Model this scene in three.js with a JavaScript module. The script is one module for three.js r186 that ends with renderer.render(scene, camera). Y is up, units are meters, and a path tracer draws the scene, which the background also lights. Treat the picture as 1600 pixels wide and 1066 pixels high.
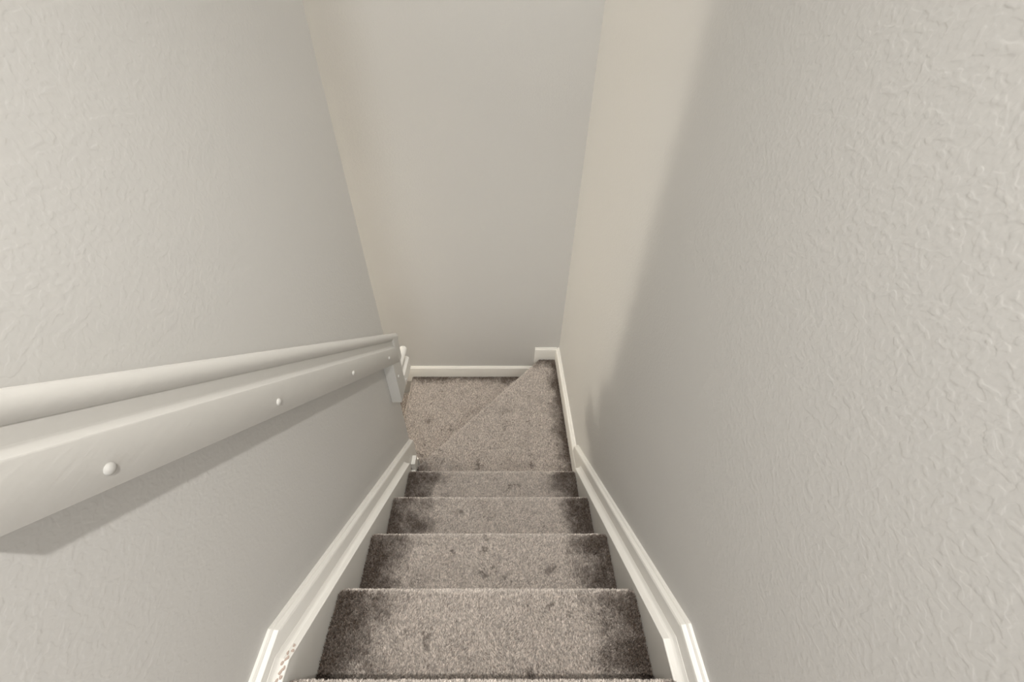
import * as THREE from 'three';
import { toCreasedNormals } from 'three/addons/utils/BufferGeometryUtils.js';
import { RectAreaLightUniformsLib } from 'three/addons/lights/RectAreaLightUniformsLib.js';

// ---------------------------------------------------------------- camera, light, exposure
// Plan coordinates used below: X to the right, H forward from the lens, D down from the lens (metres).
const LENS = 3.2065;                                   // lens height above the lower floor
const P = (X, H, D) => new THREE.Vector3(X, LENS - D, -H);
const scene = new THREE.Scene();
scene.background = new THREE.Color(0.0, 0.0, 0.0);
const camera = new THREE.PerspectiveCamera(2 * Math.atan(533 / 620) * 180 / Math.PI, 1600 / 1066, 0.02, 50);
camera.position.copy(P(0, 0, 0));
camera.rotation.set(-Math.atan(620 / 726), 0, 0);
camera.setViewOffset(1600, 1066, 21, 0, 1600, 1066);   // lens shift
scene.add(camera);
const renderer = new THREE.WebGLRenderer({ antialias: true });
renderer.toneMapping = THREE.LinearToneMapping;
renderer.toneMappingExposure = 1.04;
renderer.shadowMap.enabled = true;
RectAreaLightUniformsLib.init();
const lin = (r, g, b) => new THREE.Color().setRGB(r, g, b);
const TOP_FILL = { H: 1.4, w: 0.8, d: 1.7, power: 9.5, color: lin(1, 0.985, 0.95) };   // added overhead fill panel
const LAMP = { cd: 8.4, color: lin(1, 0.97, 0.92), aim: [-0.1, 0.6, 1.6], angle: 0.8 };                              // ceiling lamp over the upper landing
const SCONCE = { cd: 7.0, color: lin(1, 0.93, 0.8) };
const REAR_FILL = { power: 5.8, w: 0.9, h: 1.5, color: lin(0.97, 0.985, 1) };            // added window fill behind the lens                              // wall lamp over the lower flight

// ---------------------------------------------------------------- noise
let seed = 20251;
function rnd() { seed = (seed + 0x6D2B79F5) | 0; let t = Math.imul(seed ^ (seed >>> 15), 1 | seed); t = (t + Math.imul(t ^ (t >>> 7), 61 | t)) ^ t; return ((t ^ (t >>> 14)) >>> 0) / 4294967296; }
const PERM = new Uint16Array(1024); { const a = [...Array(512).keys()]; for (let i = 511; i > 0; i--) { const j = Math.floor(rnd() * (i + 1)); [a[i], a[j]] = [a[j], a[i]]; } for (let i = 0; i < 1024; i++) PERM[i] = a[i & 511]; }
const GX = new Float32Array(512), GY = new Float32Array(512); for (let i = 0; i < 512; i++) { const a = rnd() * 6.2832; GX[i] = Math.cos(a); GY[i] = Math.sin(a); }
function noise(x, y, per = 512, k = 0) {               // gradient noise, repeats every `per` cells
  const xi = Math.floor(x), yi = Math.floor(y), xf = x - xi, yf = y - yi;
  const u = xf * xf * xf * (xf * (xf * 6 - 15) + 10), v = yf * yf * yf * (yf * (yf * 6 - 15) + 10);
  const m = (a) => ((a % per) + per) % per;
  const x0 = m(xi), x1 = m(xi + 1), y0 = m(yi), y1 = m(yi + 1);
  const g = (ix, iy, dx, dy) => { const h = PERM[(PERM[(ix + k) & 511] + iy) & 1023]; return GX[h] * dx + GY[h] * dy; };
  const a = g(x0, y0, xf, yf), b = g(x1, y0, xf - 1, yf), c = g(x0, y1, xf, yf - 1), d = g(x1, y1, xf - 1, yf - 1);
  return 1.5 * (a + u * (b - a) + v * (c + u * (d - c) - a - u * (b - a)));
}
const sst = (a, b, x) => { const t = Math.min(1, Math.max(0, (x - a) / (b - a))); return t * t * (3 - 2 * t); };

// ---------------------------------------------------------------- textures and materials
function greyTexture(n, f) {
  const data = new Uint8Array(n * n * 4);
  for (let j = 0; j < n; j++) for (let i = 0; i < n; i++) { const v = Math.max(0, Math.min(255, Math.round(255 * f(i / n, j / n)))), o = (j * n + i) * 4; data[o] = data[o + 1] = data[o + 2] = v; data[o + 3] = 255; }
  const t = new THREE.DataTexture(data, n, n); t.wrapS = t.wrapT = THREE.RepeatWrapping; t.magFilter = THREE.LinearFilter; t.minFilter = THREE.LinearMipmapLinearFilter; t.generateMipmaps = true; t.needsUpdate = true; return t;
}
// knock-down plaster: flat trowelled islands with thin ragged edges, on a 1.6 m tile
const plaster = greyTexture(2048, (u, v) => {
  const wx = 0.35 * noise(u * 64, v * 64, 64, 11), wy = 0.35 * noise(u * 64, v * 64, 64, 47);
  const a = noise(u * 96 + wx, v * 96 + wy, 96, 3), b = noise(u * 210 + wx, v * 210 + wy, 210, 91), c = noise(u * 400, v * 400, 400, 203), d = noise(u * 30, v * 30, 30, 140);
  const s = a + 0.55 * b + 0.25 * d;
  const e = noise(u * 150 - wy, v * 150 + wx, 150, 333);
  return 0.2 + 0.3 * sst(0.0, 0.22, s) + 0.22 * sst(0.05, 0.3, e + 0.3 * b) + 0.1 * b + 0.06 * c + 0.1 * d;
});
plaster.repeat.set(1 / 1.6, 1 / 1.6);
// brushed gloss paint: fine strokes along one direction, on a 0.5 m tile
const strokes = greyTexture(512, (u, v) => 0.5 + 0.25 * noise(u * 6, v * 60, 60, 5) + 0.2 * noise(u * 24, v * 130, 130, 77) + 0.1 * noise(u * 120, v * 120, 120, 19));
strokes.repeat.set(2, 2);
const M = {
  wall: new THREE.MeshStandardMaterial({ color: lin(0.64, 0.628, 0.606), roughness: 0.6, bumpMap: plaster, bumpScale: 0.00034 }),
  ceiling: new THREE.MeshStandardMaterial({ color: lin(0.8, 0.79, 0.77), roughness: 0.9 }),
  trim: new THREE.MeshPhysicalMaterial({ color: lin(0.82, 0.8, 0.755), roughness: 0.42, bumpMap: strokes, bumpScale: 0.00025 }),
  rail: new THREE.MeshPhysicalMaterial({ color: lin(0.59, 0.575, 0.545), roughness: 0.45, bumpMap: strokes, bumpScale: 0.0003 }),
  yarnBase: new THREE.MeshStandardMaterial({ color: lin(0.27, 0.215, 0.18), roughness: 1 }),
  yarn: new THREE.MeshStandardMaterial({ color: lin(1, 1, 1), roughness: 0.95 }),
  bareWood: new THREE.MeshStandardMaterial({ color: lin(0.45, 0.36, 0.31), roughness: 0.85 }),
  seam: new THREE.MeshStandardMaterial({ color: lin(0.2, 0.17, 0.15), roughness: 0.9 }),
  opal: new THREE.MeshStandardMaterial({ color: lin(0.85, 0.84, 0.8), roughness: 0.35, emissive: lin(1, 0.93, 0.82), emissiveIntensity: 0.3 }),
  metal: new THREE.MeshStandardMaterial({ color: lin(0.75, 0.73, 0.7), roughness: 0.35, metalness: 0.6 }),
};

// ---------------------------------------------------------------- geometry helpers
function metric(g) {                                   // uv in metres from the dominant face direction
  g = g.index ? g.toNonIndexed() : g;
  const p = g.attributes.position, n = p.count, uv = new Float32Array(n * 2), a = new THREE.Vector3(), b = new THREE.Vector3(), c = new THREE.Vector3();
  for (let i = 0; i < n; i += 3) {
    a.fromBufferAttribute(p, i); b.fromBufferAttribute(p, i + 1); c.fromBufferAttribute(p, i + 2);
    const q = b.clone().sub(a).cross(c.clone().sub(a)), ax = Math.abs(q.x), ay = Math.abs(q.y), az = Math.abs(q.z);
    [a, b, c].forEach((w, k) => { let s, t; if (ax >= ay && ax >= az) { s = -w.z; t = w.y; } else if (az >= ay) { s = w.x; t = w.y; } else { s = -w.z; t = w.x; } uv[(i + k) * 2] = s; uv[(i + k) * 2 + 1] = t; });
  }
  g.setAttribute('uv', new THREE.BufferAttribute(uv, 2));
  return g;
}
function mesh(name, g, m, parent) { const o = new THREE.Mesh(g, m); o.name = name; o.castShadow = o.receiveShadow = true; parent.add(o); return o; }
function tag(o, label, category, group) { Object.assign(o.userData, { label, category }); if (group) o.userData.group = group; return o; }
function structure(name, g, m, label, parent = scene) { const o = mesh(name, g, m, parent); o.userData = { kind: 'structure', label }; return o; }
function box(X0, X1, H0, H1, D0, D1) {                 // plan box
  const g = new THREE.BoxGeometry(X1 - X0, D1 - D0, H1 - H0), c = P((X0 + X1) / 2, (H0 + H1) / 2, (D0 + D1) / 2);
  g.translate(c.x, c.y, c.z); return g;
}
// plumb loft: closed outline [[X, D]] carried along a path of [H, D] (or with axis 'X': outline [[H, D]] along [X, D])
function loft(outline, path, crease = 0.5, axis = 'H') {
  const rings = path.map(([h, d]) => outline.map(([x, dd]) => axis === 'H' ? P(x, h, d + dd) : P(h, x, d + dd)));
  const pos = [], n = outline.length, push = (...v) => v.forEach((w) => pos.push(w.x, w.y, w.z));
  for (let i = 0; i + 1 < rings.length; i++) for (let k = 0; k < n; k++) { const l = (k + 1) % n, a = rings[i][k], b = rings[i][l], c = rings[i + 1][k], d = rings[i + 1][l]; push(a, b, c, b, d, c); }
  const tri = THREE.ShapeUtils.triangulateShape(outline.map(([x, y]) => new THREE.Vector2(x, y)), []);
  for (const [a, b, c] of tri) { push(rings[0][a], rings[0][c], rings[0][b]); const e = rings[rings.length - 1]; push(e[a], e[b], e[c]); }
  const g = new THREE.BufferGeometry(); g.setAttribute('position', new THREE.Float32BufferAttribute(pos, 3));
  // make the winding face outwards
  let vol = 0; for (let i = 0; i < pos.length; i += 9) vol += pos[i] * (pos[i + 4] * pos[i + 8] - pos[i + 5] * pos[i + 7]) - pos[i + 1] * (pos[i + 3] * pos[i + 8] - pos[i + 5] * pos[i + 6]) + pos[i + 2] * (pos[i + 3] * pos[i + 7] - pos[i + 4] * pos[i + 6]);
  if (vol < 0) for (let i = 0; i < pos.length; i += 9) for (let k = 0; k < 3; k++) { const t = g.attributes.position.array[i + 3 + k]; g.attributes.position.array[i + 3 + k] = g.attributes.position.array[i + 6 + k]; g.attributes.position.array[i + 6 + k] = t; }
  return metric(toCreasedNormals(g, crease));
}

// ---------------------------------------------------------------- plan numbers
const WL = -0.56, WR = 0.485, BACK = 2.38, END = 1.49;  // wall faces
const TL = -0.507, TR = 0.431;                          // carpet edges of the straight steps
const RUN = 0.2605, RISE = 0.1985, N0H = 0.447, N0D = 1.42, TOPD = 1.232, TOPH = 0.192, M0 = RISE / RUN;
const DE = N0D + 4 * RISE, DF = DE + RISE, CEIL = -1.25, SHAFT = -3.0, LOW = LENS;
const FNOSE = -0.725;

// ---------------------------------------------------------------- the room
structure('wall_right', metric(box(WR, WR + 0.12, -2.3, BACK + 0.12, SHAFT, LOW)), M.wall, 'textured off-white wall along the right of the stairs');
structure('wall_back', metric(box(-3.2, WR, BACK, BACK + 0.12, SHAFT, LOW)), M.wall, 'textured off-white wall facing the stairs at the turn');
structure('wall_left', metric(box(WL - 0.12, WL, -2.3, END, SHAFT, LOW)), M.wall, 'textured off-white wall behind the handrail, ending at the turn');
structure('wall_lower_flight', metric(box(-3.2, WL - 0.12, END - 0.12, END, SHAFT, LOW)), M.wall, 'wall beside the lower flight behind the corner');
structure('wall_end_lower', metric(box(-3.32, -3.2, END - 0.12, BACK + 0.12, SHAFT, LOW)), M.wall, 'end wall of the lower hall');
structure('wall_upper_landing', metric(box(WL, WR, -2.42, -2.3, CEIL, LOW)), M.wall, 'wall at the far end of the upper landing');
structure('ceiling', metric(box(WL, WR, -2.3, 0.0, CEIL - 0.1, CEIL)), M.ceiling, 'flat white ceiling above the upper landing');
structure('ceiling_stairwell', metric(box(-3.32, WR + 0.12, -0.12, BACK + 0.12, SHAFT - 0.1, SHAFT)), M.ceiling, 'raised white ceiling over the stairwell');
structure('wall_header', metric(box(WL, WR, -0.12, 0.0, SHAFT, CEIL - 0.1)), M.wall, 'wall above the edge of the upper landing');
structure('floor', metric(box(-3.2, WR, -2.3, BACK, LOW, LOW + 0.1)), M.yarnBase, 'carpeted floor at the foot of the stairs');

// ---------------------------------------------------------------- lamps
{ // swivelling ceiling spotlight over the edge of the upper landing, turned down the stairs
  const t = new THREE.Group(); t.name = 'ceiling_spotlight'; scene.add(t); t.position.copy(P(0.15, -0.35, CEIL));
  tag(t, 'white swivelling ceiling spotlight over the top of the stairs', 'ceiling lamp');
  mesh('ceiling_rose', new THREE.LatheGeometry([[0, 0], [0.06, 0], [0.061, -0.01], [0.055, -0.018], [0.012, -0.02], [0.012, -0.045], [0, -0.045]].map(([r, y]) => new THREE.Vector2(r, y)), 32), M.metal, t);
  const aim = P(...LAMP.aim).sub(t.position).normalize(), turn = new THREE.Quaternion().setFromUnitVectors(new THREE.Vector3(0, -1, 0), aim);
  const can = new THREE.LatheGeometry([[0, 0.05], [0.035, 0.045], [0.05, 0.02], [0.052, -0.055], [0.049, -0.055], [0.047, -0.03], [0, -0.03]].map(([r, y]) => new THREE.Vector2(r, y)), 32); can.applyQuaternion(turn); can.translate(0, -0.08, 0); mesh('housing', can, M.metal, t);
  const glass = new THREE.CylinderGeometry(0.046, 0.046, 0.004, 32); glass.translate(0, -0.034, 0); glass.applyQuaternion(turn); glass.translate(0, -0.08, 0); mesh('lens', glass, M.opal, t);
  const l = new THREE.SpotLight(LAMP.color, LAMP.cd, 0, LAMP.angle, 1, 2); l.position.set(0, -0.08, 0).addScaledVector(aim, 0.09); l.castShadow = true; l.shadow.radius = 1.6; l.name = 'lamp_light'; t.add(l);
  l.target.position.copy(l.position).add(aim); t.add(l.target); l.target.name = 'lamp_aim';
}
// unseen window added in the landing end wall to fill the near walls
{
  const t = new THREE.Group(); t.name = 'added_window_1'; scene.add(t); t.position.copy(P(-0.04, -2.3, -0.1)); t.userData = { kind: 'structure', label: 'added glowing fill window at the end of the upper landing' };
  for (const [x, y, w, h] of [[0, REAR_FILL.h / 2 + 0.03, REAR_FILL.w + 0.12, 0.06], [0, -REAR_FILL.h / 2 - 0.03, REAR_FILL.w + 0.12, 0.06], [-REAR_FILL.w / 2 - 0.03, 0, 0.06, REAR_FILL.h], [REAR_FILL.w / 2 + 0.03, 0, 0.06, REAR_FILL.h]]) { const g = new THREE.BoxGeometry(w, h, 0.03); g.translate(x, y, -0.015); mesh('window_frame', g, M.trim, t); }
  const g = new THREE.BoxGeometry(REAR_FILL.w, REAR_FILL.h, 0.008); g.translate(0, 0, -0.005); mesh('glow_pane', g, M.opal, t);
  const l = new THREE.RectAreaLight(REAR_FILL.color, REAR_FILL.power, REAR_FILL.w, REAR_FILL.h); l.position.set(0, 0, -0.02); l.name = 'fill_light'; t.add(l);
}
// unseen glowing panel added over the flight as soft overhead fill
{
  const t = new THREE.Group(); t.name = 'added_fill_panel'; scene.add(t); t.position.copy(P(-0.04, TOP_FILL.H, SHAFT));
  tag(t, 'added glowing fill panel in the ceiling over the stairs', 'added_fill_panel');
  for (const [x, z, w, d] of [[0, -TOP_FILL.d / 2 - 0.02, TOP_FILL.w + 0.08, 0.04], [0, TOP_FILL.d / 2 + 0.02, TOP_FILL.w + 0.08, 0.04], [-TOP_FILL.w / 2 - 0.02, 0, 0.04, TOP_FILL.d], [TOP_FILL.w / 2 + 0.02, 0, 0.04, TOP_FILL.d]]) { const g = new THREE.BoxGeometry(w, 0.03, d); g.translate(x, -0.015, z); mesh('frame', g, M.trim, t); }
  const g = new THREE.BoxGeometry(TOP_FILL.w, 0.01, TOP_FILL.d); g.translate(0, -0.006, 0); mesh('diffuser', g, M.opal, t);
  const l = new THREE.RectAreaLight(TOP_FILL.color, TOP_FILL.power, TOP_FILL.w, TOP_FILL.d); l.position.set(0, -0.02, 0); l.rotation.set(-Math.PI / 2, 0, 0); l.name = 'fill_light'; t.add(l);
}
// sconce on the wall of the lower hall, out of the frame to the left
{
  const t = new THREE.Group(); t.name = 'wall_sconce'; scene.add(t); t.position.copy(P(-3.2, 2.2, 1.1)); t.rotation.y = Math.PI / 2;
  tag(t, 'white drum wall sconce over the lower flight', 'wall lamp');
  const plate = new THREE.CylinderGeometry(0.06, 0.065, 0.02, 32); plate.rotateX(Math.PI / 2); plate.translate(0, 0, 0.01); mesh('back_plate', plate, M.metal, t);
  const shade = new THREE.LatheGeometry([[0, -0.13], [0.135, -0.13], [0.14, -0.125], [0.14, 0.125], [0.135, 0.13], [0, 0.13]].map(([r, y]) => new THREE.Vector2(r, y)), 40); shade.translate(0, 0, 0.16); mesh('glass_shade', shade, M.opal, t);
  const l = new THREE.PointLight(SCONCE.color, SCONCE.cd, 0, 2); l.position.set(0, 0, 0.16); l.castShadow = true; l.shadow.radius = 7; l.name = 'lamp_light'; t.add(l);
}

// ---------------------------------------------------------------- skirting boards of the straight flight
function flightSkirt(side, wall, panelX, boardX, capOff, ledgeOff, levelCap, levelLedge, capEnd, boardEnd, name, label) {
  const s = side, g = new THREE.Group(); g.name = name; g.userData = { kind: 'structure', label }; scene.add(g);
  const bend = (off, level) => (level - off) / M0;
  // moulded upper panel
  const hb = bend(capOff, levelCap), top = [[-1.2, levelCap], [hb, levelCap], [capEnd, capOff + M0 * capEnd]];
  const t = Math.abs(wall - panelX), panel = [[wall, 0], [wall - s * t * 0.28, 0.0005], [wall - s * t * 0.4, 0.0035], [wall - s * t * 0.46, 0.0075], [wall - s * t * 0.72, 0.0085], [wall - s * t * 0.9, 0.011], [panelX, 0.017], [panelX, 0.2], [wall, 0.2]];
  mesh('panel_board', loft(panel, top, 0.45), M.trim, g);
  // thicker lower board with a caulked ledge
  const hl = bend(ledgeOff, levelLedge), low = [[-1.2, levelLedge], [hl, levelLedge], [boardEnd, ledgeOff + M0 * boardEnd]];
  const w = Math.abs(panelX - boardX);
  const board = [[boardX, 0.0025], [boardX + s * 0.0018, 0.0005], [boardX + s * 0.004, 0], [boardX + s * w * 0.55, -0.003], [boardX + s * w * 0.8, -0.008], [boardX + s * w * 0.97, -0.02], [panelX + s * 0.004, -0.02], [panelX + s * 0.004, 0.32], [boardX, 0.32]];
  mesh('lower_board', loft(board, low, 0.6), M.trim, g);
  return g;
}
const skR = flightSkirt(1, WR, 0.4605, 0.432, 0.963, 1.055, 1.19, 1.272, 1.425, 1.235, 'baseboard_right', 'white stepped skirting board along the right wall');
const skL = flightSkirt(-1, WL, -0.535, -0.508, 0.945, 1.037, 1.157, 1.213, END, 1.27, 'baseboard_left', 'white stepped skirting board under the handrail');
// chipped paint on the left ledge
for (const [h, x, a, b] of [[0.262, -0.516, 0.006, 0.004], [0.25, -0.512, 0.004, 0.005], [0.243, -0.519, 0.009, 0.0035], [0.232, -0.514, 0.007, 0.004], [0.222, -0.52, 0.005, 0.005], [0.214, -0.513, 0.006, 0.003], [0.206, -0.518, 0.01, 0.004], [0.196, -0.514, 0.006, 0.005], [0.189, -0.52, 0.009, 0.004]]) {
  const sh = new THREE.Shape(); const n = 9; for (let i = 0; i < n; i++) { const q = i / n * 6.2832, r = 0.7 + 0.6 * rnd(); const u = Math.cos(q) * a * 0.8 * r, v = Math.sin(q) * b * 0.7 * r; i ? sh.lineTo(u, v) : sh.moveTo(u, v); }
  const g = new THREE.ExtrudeGeometry(sh, { depth: 0.002, bevelEnabled: false }); g.rotateX(-Math.PI / 2); g.rotateY(0.9 + rnd());
  const lv = Math.max(1.213, 1.037 + M0 * h), c = P(x, h, lv - 0.001 - 0.003 * Math.abs(x + 0.508) / 0.015); g.translate(c.x, c.y - 0.0012, c.z);
  mesh('bare_wood_chip', g, M.bareWood, skL);
}
// square block that ends the lower board at the wall corner
for (const [x, h, d, w, l] of [[-0.534, 1.305, 2.29, 0.046, 0.075], [-0.521, 1.378, 2.235, 0.024, 0.062]]) { const g = new THREE.BoxGeometry(w, 0.2, l); const c = P(x, h, d); g.translate(c.x, c.y, c.z); mesh('corner_block', metric(g), M.trim, skL); }
// landing baseboards
const baseOutline = (wall, s, t, h) => [[wall, 0], [wall - s * t * 0.35, 0.0005], [wall - s * t * 0.5, 0.004], [wall - s * t * 0.6, 0.009], [wall - s * t * 0.85, 0.011], [wall - s * t, 0.018], [wall - s * t, h], [wall, h]];
structure('trim_1', loft(baseOutline(WR, 1, 0.026, 0.16), [[1.29, 2.1], [BACK, 2.1]], 0.45), M.trim, 'white baseboard on the right wall beside the upper winder step');
structure('trim_2', loft(baseOutline(BACK, 1, 0.02, 0.16), [[0.293, 2.1], [WR - 0.02, 2.1]], 0.45, 'X'), M.trim, 'short raised piece of white baseboard in the back corner');
structure('trim_3', loft(baseOutline(BACK, 1, 0.02, 0.16), [[-3.1, 2.306], [0.293, 2.306]], 0.45, 'X'), M.trim, 'long white baseboard on the wall at the turn');
structure('trim_4', loft(baseOutline(END, -1, 0.025, 0.2), [[-3.1, 2.306], [-0.533, 2.306]], 0.45, 'X'), M.trim, 'white baseboard on the far side of the wall corner');

// ---------------------------------------------------------------- carpeted staircase
const stairs = new THREE.Group(); stairs.name = 'carpeted_staircase'; stairs.position.set(0, 0, 0); scene.add(stairs);
tag(stairs, 'grey-brown carpeted staircase with winder steps turning left at the bottom', 'staircase');
// one tuft of cut pile: three bent yarn blades
const tuft = (() => {
  const pos = []; const blade = (a, r, tilt) => {
    const c = Math.cos(a), s = Math.sin(a), w = 0.17, ox = c * r, oz = s * r, tx = ox + c * tilt, tz = oz + s * tilt;
    const b0 = [ox - s * w, 0, oz + c * w], b1 = [ox + s * w, 0, oz - c * w], m0 = [(ox + tx) / 2 - s * w * 1.1, 0.6, (oz + tz) / 2 + c * w * 1.1], m1 = [(ox + tx) / 2 + s * w * 1.1, 0.6, (oz + tz) / 2 - c * w * 1.1], t = [tx, 1, tz];
    pos.push(...b0, ...b1, ...m1, ...b0, ...m1, ...m0, ...m0, ...m1, ...t);
  };
  blade(0.3, 0.1, 0.25); blade(2.5, 0.12, 0.2); blade(4.5, 0.1, 0.32);
  const g = new THREE.BufferGeometry(); g.setAttribute('position', new THREE.Float32BufferAttribute(pos, 3)); g.computeVertexNormals(); return g;
})();
const up = new THREE.Vector3(0, 1, 0);
// wear: 1 where feet have laid the pile over, 0 where it still stands and holds dirt
function makePile(samples, parent) {
  const im = new THREE.InstancedMesh(tuft, M.yarn, samples.length); im.name = 'carpet_pile'; im.castShadow = im.receiveShadow = true; im.userData.kind = 'stuff';
  const q = new THREE.Quaternion(), q2 = new THREE.Quaternion(), m = new THREE.Matrix4(), dir = new THREE.Vector3(), sc = new THREE.Vector3(), col = new THREE.Color();
  samples.forEach(({ p, n, w }, i) => {
    const a = -1.4 + 1.5 * noise(p.x * 9 + 40, p.z * 9 + p.y * 5, 512, 60) + 0.9 * (rnd() - 0.5);
    const lean = 0.25 + 0.85 * Math.min(1, w) + 0.35 * (rnd() - 0.5);
    dir.set(Math.cos(a) * lean + 0.25 * (rnd() - 0.5), 0, Math.sin(a) * lean + 0.25 * (rnd() - 0.5)).addScaledVector(n, 1).normalize();
    q.setFromUnitVectors(up, dir); q2.setFromAxisAngle(up, rnd() * 6.283); q.multiply(q2);
    const s = 0.0078 * (0.7 + 0.6 * rnd()); sc.set(s * 0.95, s, s * 0.95);
    m.compose(p, q, sc); im.setMatrixAt(i, m);
    const b = 0.5 + 0.52 * rnd(), k = Math.max(0, Math.min(Math.max(1, w), 0.12 + 0.88 * w + 0.35 * (rnd() - 0.5)));
    col.setRGB((0.155 + 0.77 * k) * b, (0.11 + 0.73 * k) * b, (0.08 + 0.69 * k) * b); im.setColorAt(i, col);
  });
  parent.add(im); return im;
}
const blotch = (x, z, k) => noise(x * 7, z * 7, 512, k) * 0.6 + noise(x * 16, z * 16, 512, k + 9) * 0.5 + noise(x * 45, z * 45, 512, k + 30) * 0.35;
function wearAt(x, h, edge, reach, k) { return sst(-0.02, 1, edge / reach + 0.45 * blotch(x, h, k)) * (1 - 0.55 * sst(0.42, 0.7, blotch(x * 1.7 + 5, h * 1.7, k + 50))); }
const R0 = 0.018;
function straightStep(Hn, D, backH, pitch, k) {
  // solid: tread, rounded nose, recessed riser
  const sh = new THREE.Shape(); const b0 = Hn - RUN - 0.04;
  sh.moveTo(b0, -D); sh.lineTo(Hn - R0, -D); sh.absarc(Hn - R0, -D - R0, R0, Math.PI / 2, -Math.PI / 2, true); sh.lineTo(Hn - 0.028, -D - 2 * R0); sh.lineTo(Hn - 0.028, -D - RISE - 0.01); sh.lineTo(b0, -D - RISE - 0.01); sh.closePath();
  const bev = 0.008, g = new THREE.ExtrudeGeometry(sh, { depth: TR - TL - 2 * bev, bevelEnabled: true, bevelSize: bev * 0.6, bevelThickness: bev, bevelOffset: -bev * 0.6, bevelSegments: 3, curveSegments: 10 });
  g.applyMatrix4(new THREE.Matrix4().makeBasis(new THREE.Vector3(0, 0, -1), new THREE.Vector3(0, 1, 0), new THREE.Vector3(1, 0, 0)).setPosition(TL + bev, LENS, 0));
  g.translate(0, -0.006, 0);
  const step = mesh('tread', g, M.yarnBase, stairs);
  const out = [], arc = Math.PI * 0.75 * R0, flat = Hn - R0 - backH, len = flat + arc;
  const nu = Math.round((TR - TL) / pitch), nv = Math.round(len / pitch);
  for (let j = 0; j < nv; j++) for (let i = 0; i < nu; i++) {
    const X = TL + 0.002 + (TR - TL - 0.004) * (i + rnd()) / nu, t = (j + rnd()) / nv * len;
    let H, Dd, n; const side = Math.min(X - TL, TR - X), dip = side < 0.014 ? 0.006 * (1 - side / 0.014) ** 2 : 0;
    if (t < flat) { H = backH + t; Dd = D; n = new THREE.Vector3(0, 1, 0); } else { const a = (t - flat) / R0; H = Hn - R0 + R0 * Math.sin(a) - dip; Dd = D + R0 - R0 * Math.cos(a); n = new THREE.Vector3(0, Math.cos(a), -Math.sin(a)); }
    const edge = Math.min((X - TL) * 0.8, TR - X), w0 = wearAt(X, H + D * 3, edge, 0.2, k), w = t < flat + arc * 0.3 ? w0 : Math.max(w0, 1.12 * sst(-0.02, 0.05, side));
    out.push({ p: P(X, H, Dd + 0.006), n, w });
  }
  makePile(out, step);
}
// top landing edge and the four straight steps
{
  const g = box(WL, WR, -2.3, TOPH - RUN - 0.05, TOPD + 0.006, TOPD + 0.22);
  structure('floor_upper', metric(g), M.yarnBase, 'carpeted floor of the upper landing behind the lens');
}
straightStep(TOPH, TOPD, TOPH - 0.29, 0.0034, 1);
for (let i = 0; i < 4; i++) straightStep(N0H + RUN * i, N0D + RISE * i, (i ? N0H + RUN * (i - 1) : TOPH) - 0.03, 0.0031, 7 + 13 * i);
// winder steps
const diagX = (H) => -0.516 + (H - 1.368) * (0.861 / 1.007);
const inside = (poly, x, y) => { let c = false; for (let i = 0, j = poly.length - 1; i < poly.length; j = i++) { const [xi, yi] = poly[i], [xj, yj] = poly[j]; if ((yi > y) !== (yj > y) && x < (xj - xi) * (y - yi) / (yj - yi) + xi) c = !c; } return c; };
const segDist = (x, y, [ax, ay], [bx, by]) => { const dx = bx - ax, dy = by - ay, t = Math.max(0, Math.min(1, ((x - ax) * dx + (y - ay) * dy) / (dx * dx + dy * dy))); return Math.hypot(x - ax - t * dx, y - ay - t * dy); };
function flatStep(poly, D, nose, view, pitch, wear, parentName = 'tread') {
  const sh = new THREE.Shape(poly.map(([x, h]) => new THREE.Vector2(x, h)));
  const bev = 0.012, g = new THREE.ExtrudeGeometry(sh, { depth: RISE - 0.01, bevelEnabled: true, bevelSize: bev, bevelThickness: bev, bevelOffset: -bev, bevelSegments: 4 });
  g.applyMatrix4(new THREE.Matrix4().makeBasis(new THREE.Vector3(1, 0, 0), new THREE.Vector3(0, 0, -1), new THREE.Vector3(0, 1, 0)).setPosition(0, LENS - D - 0.006 - bev - (RISE - 0.01), 0));
  const step = mesh(parentName, g, M.yarnBase, stairs), out = [];
  if (!view) return step;
  const xs = view.map((p) => p[0]), hs = view.map((p) => p[1]), x0 = Math.min(...xs), x1 = Math.max(...xs), h0 = Math.min(...hs), h1 = Math.max(...hs);
  for (let x = x0; x < x1; x += pitch) for (let h = h0; h < h1; h += pitch) {
    const X = x + rnd() * pitch, H = h + rnd() * pitch;
    if (!inside(view, X, H)) continue;
    out.push({ p: P(X, H, D + 0.006), n: up, w: wear(X, H) });
  }
  if (nose) {                                          // pile rolled over the nose
    const [[ax, ah], [bx, bh]] = nose, L = Math.hypot(bx - ax, bh - ah), nx = -(bh - ah) / L, nh = (bx - ax) / L, r = 0.012, arc = Math.PI * 0.75 * r;
    for (let s = 0; s < L; s += pitch) for (let t = 0; t < arc; t += pitch * 0.8) {
      const f = (s + rnd() * pitch) / L, a = Math.min(arc, t + rnd() * pitch) / r, o = -r + r * Math.sin(a), X = ax + (bx - ax) * f + nx * o, H = ah + (bh - ah) * f + nh * o;
      out.push({ p: P(X, H, D + 0.006 + r - r * Math.cos(a)), n: new THREE.Vector3(nx * Math.sin(a), Math.cos(a), -nh * Math.sin(a)), w: Math.max(a > 0.5 ? 1.25 : 0, wear(X, H)) });
    }
  }
  makePile(out, step); return step;
}
const DH = N0H + 3 * RUN, BE = BACK - 0.02, XE = 0.459;
const E1 = [-0.507, 1.378], E2 = [diagX(BE), BE];
const polyE = [[-0.507, DH - 0.035], [XE, DH - 0.035], [XE, BE], E2, E1];
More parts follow.
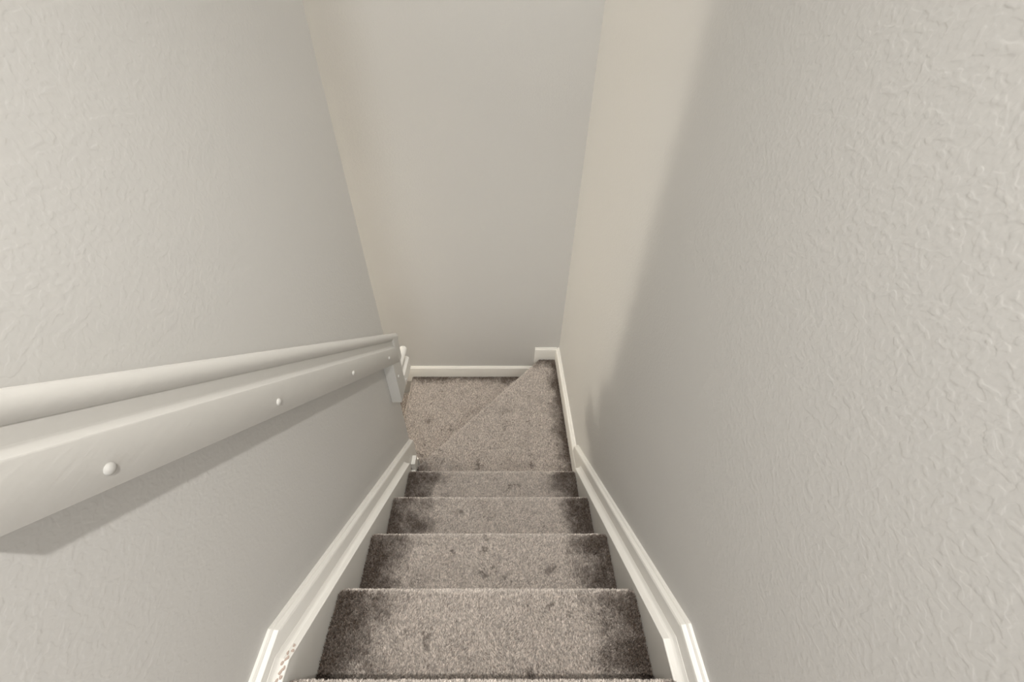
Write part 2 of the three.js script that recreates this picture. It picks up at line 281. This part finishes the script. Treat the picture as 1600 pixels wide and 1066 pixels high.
const far = (x, h, segs) => Math.min(...segs.map(([a, b]) => segDist(x, h, a, b)));
flatStep(polyE, DE, [E1, E2], polyE, 0.0042, (x, h) => wearAt(x, h, far(x, h, [[[XE, 1.1], [XE, BE]], [[XE, BE], E2], [[-0.507, 1.1], E1]]), 0.11, 70));
const polyF = [[FNOSE, END + 0.027], [-0.531, END + 0.027], [-0.531, 1.36], [-0.49, 1.35], [diagX(BE) + 0.05, BE], [FNOSE, BE]];
flatStep(polyF, DF, [[FNOSE, END + 0.027], [FNOSE, BE]], polyF, 0.0046, (x, h) => wearAt(x, h, far(x, h, [[[FNOSE, BE], E2], [[-0.53, 1.5], E1], [E1, E2]]), 0.1, 120));
for (let i = 0; i < 3; i++) { const x1 = FNOSE - RUN * i + 0.03, x0 = FNOSE - RUN * (i + 1), pl = [[x0, END + 0.027], [x1, END + 0.027], [x1, BE], [x0, BE]]; flatStep(pl, DF + RISE * (i + 1), null, i ? null : pl, 0.006, (x, h) => wearAt(x, h, 0.15, 0.2, 170)); }

// ---------------------------------------------------------------- handrail on the left wall
const RM = 0.76, rail0 = 0.119;                        // slope and drop of the rail axis at H = 0
const handrail = new THREE.Group(); handrail.name = 'handrail'; scene.add(handrail);
tag(handrail, 'long sloping white handrail on a bolted board along the left wall', 'handrail');
const RX = -0.53, RH0 = 0.163, RH1 = 1.552;
function railGeo(ptA, ptB, r, roundEnds) {
  const axis = ptB.clone().sub(ptA), L = axis.length(), pts = [], e = roundEnds;
  pts.push(new THREE.Vector2(0, 0)); for (let i = 0; i <= 6; i++) { const a = i / 6 * Math.PI / 2; pts.push(new THREE.Vector2(r - e + e * Math.sin(a), e - e * Math.cos(a))); }
  for (let i = 0; i <= 6; i++) { const a = i / 6 * Math.PI / 2; pts.push(new THREE.Vector2(r - e + e * Math.cos(a), L - e + e * Math.sin(a))); } pts.push(new THREE.Vector2(0, L));
  const g = new THREE.LatheGeometry(pts, 32); g.applyQuaternion(new THREE.Quaternion().setFromUnitVectors(up, axis.normalize())); g.translate(ptA.x, ptA.y, ptA.z); return g;
}
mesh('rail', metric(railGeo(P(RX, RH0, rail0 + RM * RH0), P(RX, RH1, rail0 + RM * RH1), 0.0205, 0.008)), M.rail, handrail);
const FX = -0.506, NX = -0.519;
const boardOutline = [[WL, rail0 - 0.004], [NX, rail0 - 0.004], [NX, 0.168], [NX + 0.001, 0.171], [NX + 0.004, 0.1735], [FX - 0.004, 0.179], [FX - 0.001, 0.1815], [FX, 0.185], [FX, 0.276], [FX - 0.0015, 0.279], [FX - 0.004, 0.28], [WL, 0.28]];
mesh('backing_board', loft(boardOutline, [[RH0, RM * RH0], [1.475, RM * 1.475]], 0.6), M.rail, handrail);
const boltGeo = (() => { const pts = []; for (let i = 0; i <= 8; i++) { const a = i / 8 * Math.PI / 2; pts.push(new THREE.Vector2(0.0085 * Math.cos(a), 0.0055 * Math.sin(a))); } const g = new THREE.LatheGeometry(pts, 20); g.rotateZ(-Math.PI / 2); return g; })();
function bolt(H, D, parent) { const b = mesh('bolt_cap', boltGeo, M.rail, parent); b.position.copy(P(FX, H, D)); return b; }
for (const [H, D] of [[0.2845, 0.4615], [0.603, 0.699], [0.978, 0.982], [1.344, 1.252]]) bolt(H, D, handrail);
// upright plank that closes the board at the wall corner
{
  const g = new THREE.ExtrudeGeometry(new THREE.Shape([[1.377, -1.6], [1.377, -1.29], [1.462, -1.29], [1.462, -1.235], [1.53, -1.287], [1.53, -1.41], [1.497, -1.41], [1.497, -1.6]].map(([a, b]) => new THREE.Vector2(a, b))), { depth: FX - WL - 0.0075, bevelEnabled: true, bevelSize: 0.003, bevelThickness: 0.003, bevelOffset: -0.003, bevelSegments: 2 });
  g.applyMatrix4(new THREE.Matrix4().makeBasis(new THREE.Vector3(0, 0, -1), new THREE.Vector3(0, 1, 0), new THREE.Vector3(1, 0, 0)).setPosition(WL + 0.003, LENS, 0));
  mesh('end_plank', metric(g), M.rail, handrail);
  { const b = bolt(1.413, 1.442, handrail); b.position.x -= 0.0015; }
}
// short level rail past the corner
const stub = new THREE.Group(); stub.name = 'handrail_001'; scene.add(stub);
tag(stub, 'short level white handrail just past the wall corner at the turn', 'handrail');
mesh('rail', metric(railGeo(P(RX, 1.503, 1.466), P(RX, 1.655, 1.466), 0.0205, 0.006)), M.trim, stub);
mesh('neck_board', loft([[WL + 0.004, 0], [NX, 0], [NX, 0.062], [WL + 0.004, 0.062]], [[1.503, 1.466], [1.61, 1.466]], 0.6), M.trim, stub);
mesh('backing_board', loft([[WL, 0.055], [NX, 0.052], [NX + 0.003, 0.055], [FX - 0.004, 0.0585], [FX, 0.064], [FX, 0.134], [FX - 0.004, 0.138], [WL, 0.138]], [[1.5, 1.462], [1.645, 1.462]], 0.6), M.trim, stub);
bolt(1.512, 1.567, stub);

renderer.render(scene, camera);
